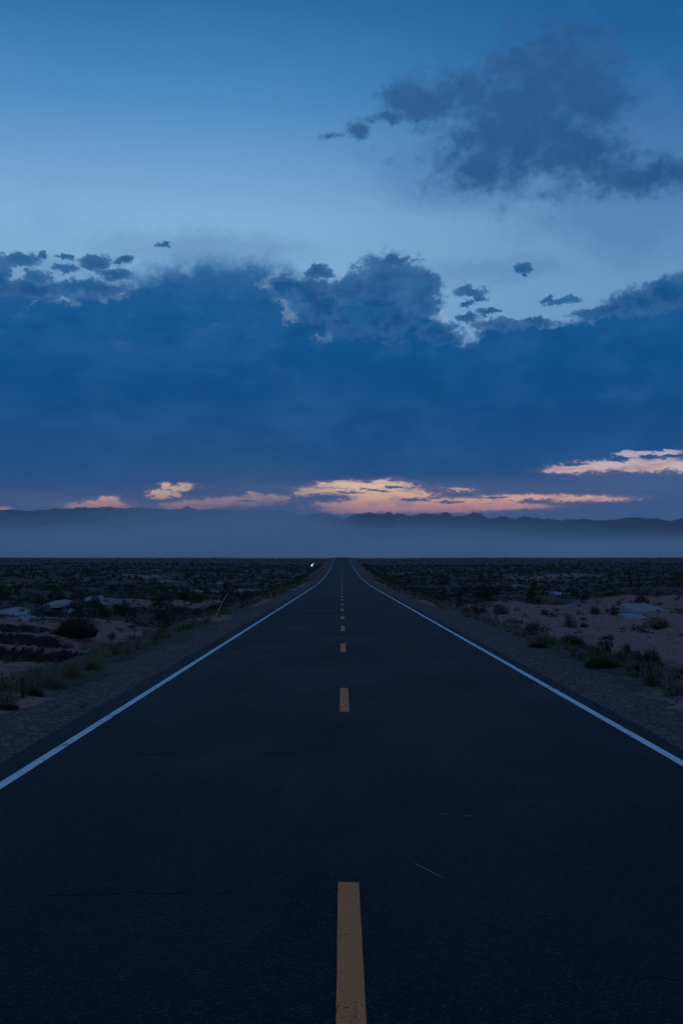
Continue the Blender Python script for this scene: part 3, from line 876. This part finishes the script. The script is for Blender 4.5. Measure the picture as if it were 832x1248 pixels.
near = tf.mul(tf.step(tf.m('ABSOLUTE', fx), 320., 20.), tf.step(fy, 430., 800.))
dens = tf.mul(dens, tf.mx(tf.step(fy, 1500., 1900.), tf.mul(near, 1.1)))
dens = tf.mul(dens, tf.lin(n1, .38, .62, .15, 1.9))
tf.put(pf.inputs['Density'], tf.mul(dens, .0011))
pf.inputs['Color'].default_value = (1, 1, 1, 1)
bf = box('fog_bank', -3200, 3200, 430, 3600, -14, 150); bf.materials.append(mf)
fo = link('fog_bank', bf); tag(fo, 'low grey-blue fog bank lying across the plain before the mountains', 'fog', kind='stuff')

# ------------------------------------------------------------------ sky
SUN_EL, SUN_AZ = 3.0, 2.0
w = bpy.data.worlds.new('World'); scene.world = w; w.use_nodes = True
w.node_tree.nodes.clear(); t = Nt(w.node_tree)
out = t.new('ShaderNodeOutputWorld'); bg = t.new('ShaderNodeBackground'); t.l.new(bg.outputs[0], out.inputs[0])
bg.inputs['Strength'].default_value = 0.1
dv = t.v('NORMALIZE', t.new('ShaderNodeTexCoord').outputs['Generated'])
dx, dy, dz = t.sep(dv)
az = t.mul(t.m('ARCTAN2', dx, dy), 57.29578)
el = t.mul(t.m('ARCSINE', dz), 57.29578)
az.node.label = 'azimuth'
Pv = t.comb(az, el, 0.0)

# clear air: physical dusk sky under a measured colour gradient
sky = t.new('ShaderNodeTexSky', sky_type='NISHITA'); sky.sun_disc = False
sky.sun_elevation = R(SUN_EL); sky.sun_rotation = R(SUN_AZ); sky.altitude = 1500; sky.air_density = 1.2; sky.dust_density = .6; sky.ozone_density = 4
E = lambda y: px_dir(416, y)[1]
gl = lambda stops: [(max(0, min(1, e / 90)), c) for e, c in stops]
clear = t.ramp(t.m('DIVIDE', el, 90.), gl([(0.3, s2l(196, 150, 158)), (E(612), s2l(228, 172, 158)), (E(590), s2l(232, 186, 160)), (E(560), s2l(190, 186, 196)), (E(440), s2l(120, 160, 208)),
       (E(340), s2l(130, 176, 216)), (E(270), s2l(132, 178, 220)), (E(200), s2l(108, 160, 208)), (E(130), s2l(80, 141, 194)), (E(60), s2l(58, 125, 180)),
       (E(0), s2l(42, 110, 166)), (40, s2l(22, 84, 142)), (60, s2l(18, 66, 122)), (90, s2l(16, 58, 112))]))
# darker towards the upper right
rr = t.mul(t.step(az, -8., 20.), t.step(el, 6., 24.))
clear = t.mix(t.mul(rr, .75), clear, s2l(8, 82, 142))
clear = t.mix(t.mul(t.step(az, 0., 22.), t.mul(t.step(el, 18., 12.), .35)), clear, s2l(80, 130, 185))
soft = t.noise(t.v('MULTIPLY', Pv, (.09, .16, 1)), 1.0, 5, .6)
clear = t.mix(t.mul(t.step(soft, .52, .72), .25), clear, s2l(90, 135, 190))
nish = t.v('MULTIPLY', sky.outputs[0], (.035, .035, .035))
clear = t.v('ADD', clear, t.v('MULTIPLY', nish, (.06, .08, .10)))

def blob(cx, cy, rx, ry, P):
    a, e = px_dir(cx, cy); k = 57.3 / F
    d = t.v('MULTIPLY', t.v('SUBTRACT', P, (a, e, 0)), (1 / (rx * k), 1 / (ry * k), 0))
    return t.sub(1.0, t.v('LENGTH', d, out=1))
def union(lst, P):
    r = None
    for b in lst:
        q = blob(*b, P); r = q if r is None else t.mx(r, q)
    return r
def wn(scale, sx, sy, detail, rough, amp, off=0.0):
    """noise around zero on the (azimuth, elevation) map"""
    return t.mul(t.sub(t.noise(t.v('ADD', t.v('MULTIPLY', Pv, (sx, sy, 1)), (off, off * .7, off)), scale, detail, rough), .5), amp)
w1 = t.noise(t.v('MULTIPLY', Pv, (1.0, 1.3, 1)), 1.1, 5, .6, 0.0, 1)
w2 = t.noise(Pv, 4.2, 3, .6, 0.0, 1)
Pw = t.v('ADD', t.v('ADD', Pv, t.v('MULTIPLY', t.v('SUBTRACT', w1, (.5, .5, .5)), (1.3, .9, 0))), t.v('MULTIPLY', t.v('SUBTRACT', w2, (.5, .5, .5)), (.55, .42, 0)))
w3 = t.noise(t.v('MULTIPLY', Pv, (1.0, 2.6, 1)), 1.7, 6, .62, 0.0, 1)
Pg = t.v('ADD', Pv, t.v('MULTIPLY', t.v('SUBTRACT', w3, (.5, .5, .5)), (1.5, .42, 0)))

# --- high torn cloud on the upper right
hi = union([(635, 155, 105, 68), (655, 90, 48, 50), (620, 125, 60, 40), (705, 110, 55, 60), (570, 112, 60, 28), (495, 118, 34, 15), (468, 142, 32, 9), (530, 132, 46, 17), (650, 82, 52, 46), (560, 100, 26, 10), (590, 200, 48, 26), (690, 185, 62, 34), (770, 214, 62, 20), (720, 120, 34, 40), (403, 166, 12, 4), (835, 212, 40, 18), (435, 157, 14, 7)], Pw)
hi = t.add(t.mul(hi, 1.0), wn(.75, 1, 1.25, 8, .66, 2.9, 3.1))
hm = t.step(hi, -.55, .72)
hm2 = t.step(t.add(t.mx(blob(760, 250, 170, 90, Pw), blob(560, 210, 150, 60, Pw)), wn(.4, 1, 1.6, 5, .6, 1.2, 8.)), -.1, .9)
hc = t.mix(t.step(el, 24., 19.), s2l(50, 94, 142), s2l(22, 78, 128))
hc = t.mix(t.step(t.noise(t.v('MULTIPLY', Pv, (1, 1.2, 1)), .8, 5, .6), .4, .65), hc, s2l(40, 84, 136))
skyc = t.mix(t.mul(hm2, .38), clear, s2l(48, 108, 166))
skyc = t.mix(t.mul(hm, .82), skyc, hc)

# --- thin veil under the bright band
vl = t.step(t.add(union([(250, 305, 150, 30), (60, 330, 120, 22), (600, 330, 120, 22)], Pw), wn(.45, 1, 1.6, 6, .65, 1.2, 12.)), -.1, .8)
skyc = t.mix(t.mul(vl, .45), skyc, s2l(88, 128, 180))

# --- the great dark bank
topc = [(-420, 330), (-300, 350), (-200, 330), (-100, 345), (0, 338), (28, 340), (60, 347), (98, 346), (132, 342), (160, 334), (200, 322), (232, 316), (258, 312), (300, 318), (335, 318), (352, 322), (372, 340), (400, 356), (440, 352), (486, 352),
        (520, 372), (541, 396), (556, 408), (566, 414), (585, 402), (605, 394), (640, 392), (668, 388), (690, 390), (716, 388), (742, 378), (756, 362), (772, 354), (790, 354), (806, 342), (832, 332), (900, 310), (1000, 330), (1120, 300), (1300, 330)]
pts = []
for p in topc:
    a, e = px_dir(*p); pts.append(((a + 34) / 68, e / 25))
wx_, wy_, _ = t.sep(Pw)
topf = t.mul(t.curve(t.m('DIVIDE', t.add(wx_, 34.), 68.), pts), 25.)
behind = t.step(t.m('ABSOLUTE', az), 30., 40.)
bk = t.m('DIVIDE', t.sub(topf, t.add(t.mul(el, .6), t.mul(wy_, .4))), .55)
bk = t.mn(t.mx(bk, -2.5), 6.)
bn = t.add(t.add(wn(1.0, 1, 1.25, 5, .60, 1.9, 0.0), wn(3.2, 1, 1.3, 5, .65, 1.5, 7.7)), wn(.42, 1, 1.3, 2, .5, .9, 5.5))
bk2 = t.add(bk, bn)
soft_top = t.step(az, 6.5, 4.)
bm = t.step(bk2, t.lin(soft_top, 0, 1, -.3, -1.1), t.lin(soft_top, 0, 1, .7, 1.7))
bc = t.ramp(t.m('DIVIDE', el, 20.), [(E(y) / 20, s2l(*c)) for y, c in ((632, (76, 90, 128)), (606, (66, 84, 130)), (590, (40, 76, 130)), (560, (24, 76, 130)), (500, (8, 75, 131)), (440, (6, 79, 135)), (390, (14, 86, 142)), (350, (34, 94, 149)), (315, (52, 108, 162)))])
# broad folds of the bank
f1 = t.noise(t.v('ADD', t.v('MULTIPLY', Pv, (.16, .34, 1)), (4, 4, 4)), 1.0, 6, .58)
f2 = t.noise(t.v('ADD', t.v('MULTIPLY', Pw, (.5, .85, 1)), (9, 2, 4)), 1.0, 6, .6)
bc = t.mix(t.mul(t.step(f1, .44, .64), .36), bc, s2l(40, 96, 153))
bc = t.mix(t.mul(t.step(f2, .52, .70), t.step(el, 9., 13., .08, .42)), bc, s2l(64, 116, 170))
bc = t.mix(t.mul(t.step(f2, .48, .32), t.step(el, 5., 12., .14, .5)), bc, s2l(14, 68, 120))
rim = t.mul(t.step(bk2, 1.3, .0), t.step(f2, .35, .6)); bc = t.mix(t.mul(t.mul(rim, t.step(az, 9., 5.)), .3), bc, s2l(78, 124, 178))
# lilac light seeping through low on the bank, right
lil = t.step(t.add(union([(600, 596, 260, 22), (760, 590, 180, 26), (330, 596, 200, 14), (90, 612, 140, 14)], Pg), wn(.6, 1, 2, 4, .5, .5, 2.)), .0, .8)
bc = t.mix(t.mul(lil, .6), bc, s2l(84, 98, 136))
skyc = t.mix(bm, skyc, bc)

# --- nearer dark puffs standing in front of the top of the bank
pf_ = union([(18, 317, 34, 11), (2, 338, 12, 20), (45, 337, 20, 9), (52, 312, 9, 4), (80, 313, 12, 4), (116, 320, 24, 11), (80, 328, 20, 6), (150, 317, 13, 7), (140, 333, 24, 9), (95, 350, 70, 11), (40, 352, 60, 12), (345, 350, 20, 16), (198, 297, 9, 4),
             (380, 358, 34, 26), (387, 331, 20, 9), (362, 350, 20, 11), (430, 345, 26, 22), (470, 346, 58, 42), (512, 354, 34, 28), (455, 372, 60, 34), (425, 352, 32, 24), (480, 318, 24, 10), (440, 385, 60, 34), (392, 372, 26, 22), (480, 385, 34, 26), (534, 402, 30, 13), (520, 376, 16, 10), (545, 412, 24, 9),
             (576, 356, 24, 8), (567, 372, 12, 5), (568, 387, 20, 7), (598, 381, 16, 4), (585, 363, 14, 5), (637, 325, 11, 7), (641, 333, 7, 3), (686, 367, 22, 6), (668, 364, 10, 4), (722, 384, 32, 8), (742, 377, 22, 9), (608, 396, 40, 9), (655, 392, 30, 6),
             (775, 368, 44, 20), (815, 356, 44, 22)], Pw)
pf2 = t.add(t.mul(pf_, 1.1), t.add(wn(1.3, 1, 1.25, 5, .6, 1.1, 41.), wn(4.0, 1, 1.25, 2, .5, .4, 47.)))
pm = t.step(pf2, -.06, .38)
pcol = t.mix(t.step(f2, .4, .62), s2l(16, 77, 131), s2l(32, 93, 147))
pcol = t.mix(t.mul(t.step(pf2, .9, .1), .35), pcol, s2l(84, 128, 182))
bright = t.mul(t.mul(t.step(pf2, -.9, -.05), t.mul(t.step(bk2, -1.6, -.2), t.step(az, 7., 5.))), t.mul(t.sub(1.0, pm), t.mul(t.step(f2, .5, .62), t.step(el, 10.2, 11.3))))
skyc = t.mix(t.mul(bright, .3), skyc, s2l(168, 190, 220))
skyc = t.mix(t.mul(pm, t.step(t.add(el, wn(.8, 1, 1, 4, .6, 1.6, 53.)), 8.6, 12.0, .0, .92)), skyc, pcol)

# --- openings low over the horizon, showing the afterglow
op = union([(-2, 621, 14, 3), (104, 617, 24, 3), (122, 615, 36, 4.5), (131, 608, 16, 3.5), (197, 602, 15, 7), (203, 593, 9, 4), (215, 596, 18, 4), (226, 592, 12, 4), (214, 603, 10, 3), (240, 616, 44, 4), (285, 612, 54, 6.5), (325, 608, 30, 6), (235, 616, 40, 6),
            (308, 603, 12, 3), (374, 602, 16, 6), (395, 597, 34, 6), (430, 592, 46, 7), (468, 592, 34, 8), (470, 604, 60, 12), (425, 615, 44, 7), (490, 612, 60, 8), (565, 613, 90, 6), (640, 607, 70, 4.5), (705, 608, 60, 4),
            (548, 597, 26, 3), (690, 572, 30, 5), (730, 568, 44, 7), (790, 566, 60, 9), (850, 566, 60, 9), (775, 553, 26, 4), (812, 552, 20, 3.5), (505, 619, 120, 6), (430, 621, 46, 5), (600, 617, 70, 5)], Pg)
cut = union([(395, 607, 40, 5.5), (372, 609, 22, 4), (505, 609, 25, 2.6), (562, 602, 42, 5.5), (530, 597, 20, 4), (655, 611, 26, 3.4), (640, 598, 90, 3.5), (205, 598, 5, 2), (442, 596, 9, 1.6), (462, 598, 14, 1.8), (735, 556, 22, 3), (770, 579, 90, 4), (700, 566, 16, 3), (752, 560, 18, 3), (792, 558, 20, 3.5), (820, 556, 20, 2.5), (480, 593, 16, 2), (425, 600, 24, 2), (600, 607, 26, 1.8), (300, 610, 14, 1.6), (545, 612, 18, 1.6)], Pg)
op = t.mn(op, t.sub(.25, cut))
op = t.add(op, t.add(wn(1.6, 1, 2.4, 5, .62, 1.0, 20.), wn(5.0, 1, 1.8, 4, .65, 1.1, 24.)))
om = t.step(op, -.16, .42)
oc = t.ramp(t.m('DIVIDE', el, 10.), [(E(y) / 10, s2l(*c)) for y, c in ((630, (168, 128, 146)), (619, (214, 150, 146)), (608, (244, 184, 148)), (594, (250, 212, 172)), (572, (216, 190, 186)), (550, (178, 178, 200)))])
thin = t.noise(t.v('ADD', t.v('MULTIPLY', Pv, (.5, 3.2, 1)), (3, 3, 3)), 1.0, 5, .6)
oc = t.mix(t.mul(t.step(thin, .47, .66), .7), oc, s2l(172, 134, 152))
skyc = t.mix(t.mul(t.step(op, -.75, .1), t.mul(t.step(el, 5.2, 3.2), .38)), skyc, s2l(150, 122, 146))
skyc = t.mix(om, skyc, oc)

# --- rest of the sky, away from the photograph: broken blue-grey evening cloud
bh = t.noise(t.v('MULTIPLY', dv, (2.2, 2.2, 4.0)), 1.0, 6, .6)
back = t.mix(t.step(bh, .42, .60), s2l(90, 137, 193), s2l(60, 95, 147))
back = t.mix(t.mul(t.step(el, 30., 4.), .7), back, s2l(108, 126, 168))
skyc = t.mix(t.mul(behind, .9), skyc, back)
over = t.step(el, 34., 60.)
skyc = t.mix(t.mul(over, .55), skyc, back)
skyc = t.mix(t.step(el, 0., -3.), skyc, s2l(14, 20, 34))
skyc = t.v('SCALE', skyc); skyc.node.inputs['Scale'].default_value = 10.0
t.l.new(skyc, bg.inputs['Color'])
w.cycles.sampling_method = 'MANUAL'; w.cycles.sample_map_resolution = 1024

# the last light, from behind the mountains: broad and very weak
sl = bpy.data.lights.new('sun', 'SUN'); sl.energy = .01; sl.angle = R(20); sl.color = (1, .72, .60)
so = bpy.data.objects.new('sun', sl); col.objects.link(so)
so.rotation_euler = (R(90 - 8), 0, R(180 - SUN_AZ))

# ------------------------------------------------------------------ camera and render settings
cd = bpy.data.cameras.new('camera'); cam = bpy.data.objects.new('camera', cd); col.objects.link(cam)
cd.sensor_fit = 'HORIZONTAL'; cd.sensor_width = 36; cd.lens = F / 832 * 36
cd.clip_start = .1; cd.clip_end = 80000
cam.location = (0, 0, CAM_Z)
cam.rotation_euler = (R(90) + PITCH, 0, 0)
scene.camera = cam
vs = scene.view_settings
vs.view_transform = 'Standard'; vs.look = 'None'; vs.exposure = 0; vs.gamma = 1; vs.use_curve_mapping = False
cy = scene.cycles
cy.use_denoising = True
cy.max_bounces = 5; cy.diffuse_bounces = 2; cy.glossy_bounces = 2; cy.volume_bounces = 4; cy.transparent_max_bounces = 8
cy.volume_step_rate = 1.0; cy.volume_max_steps = 96
cy.sample_clamp_indirect = 4
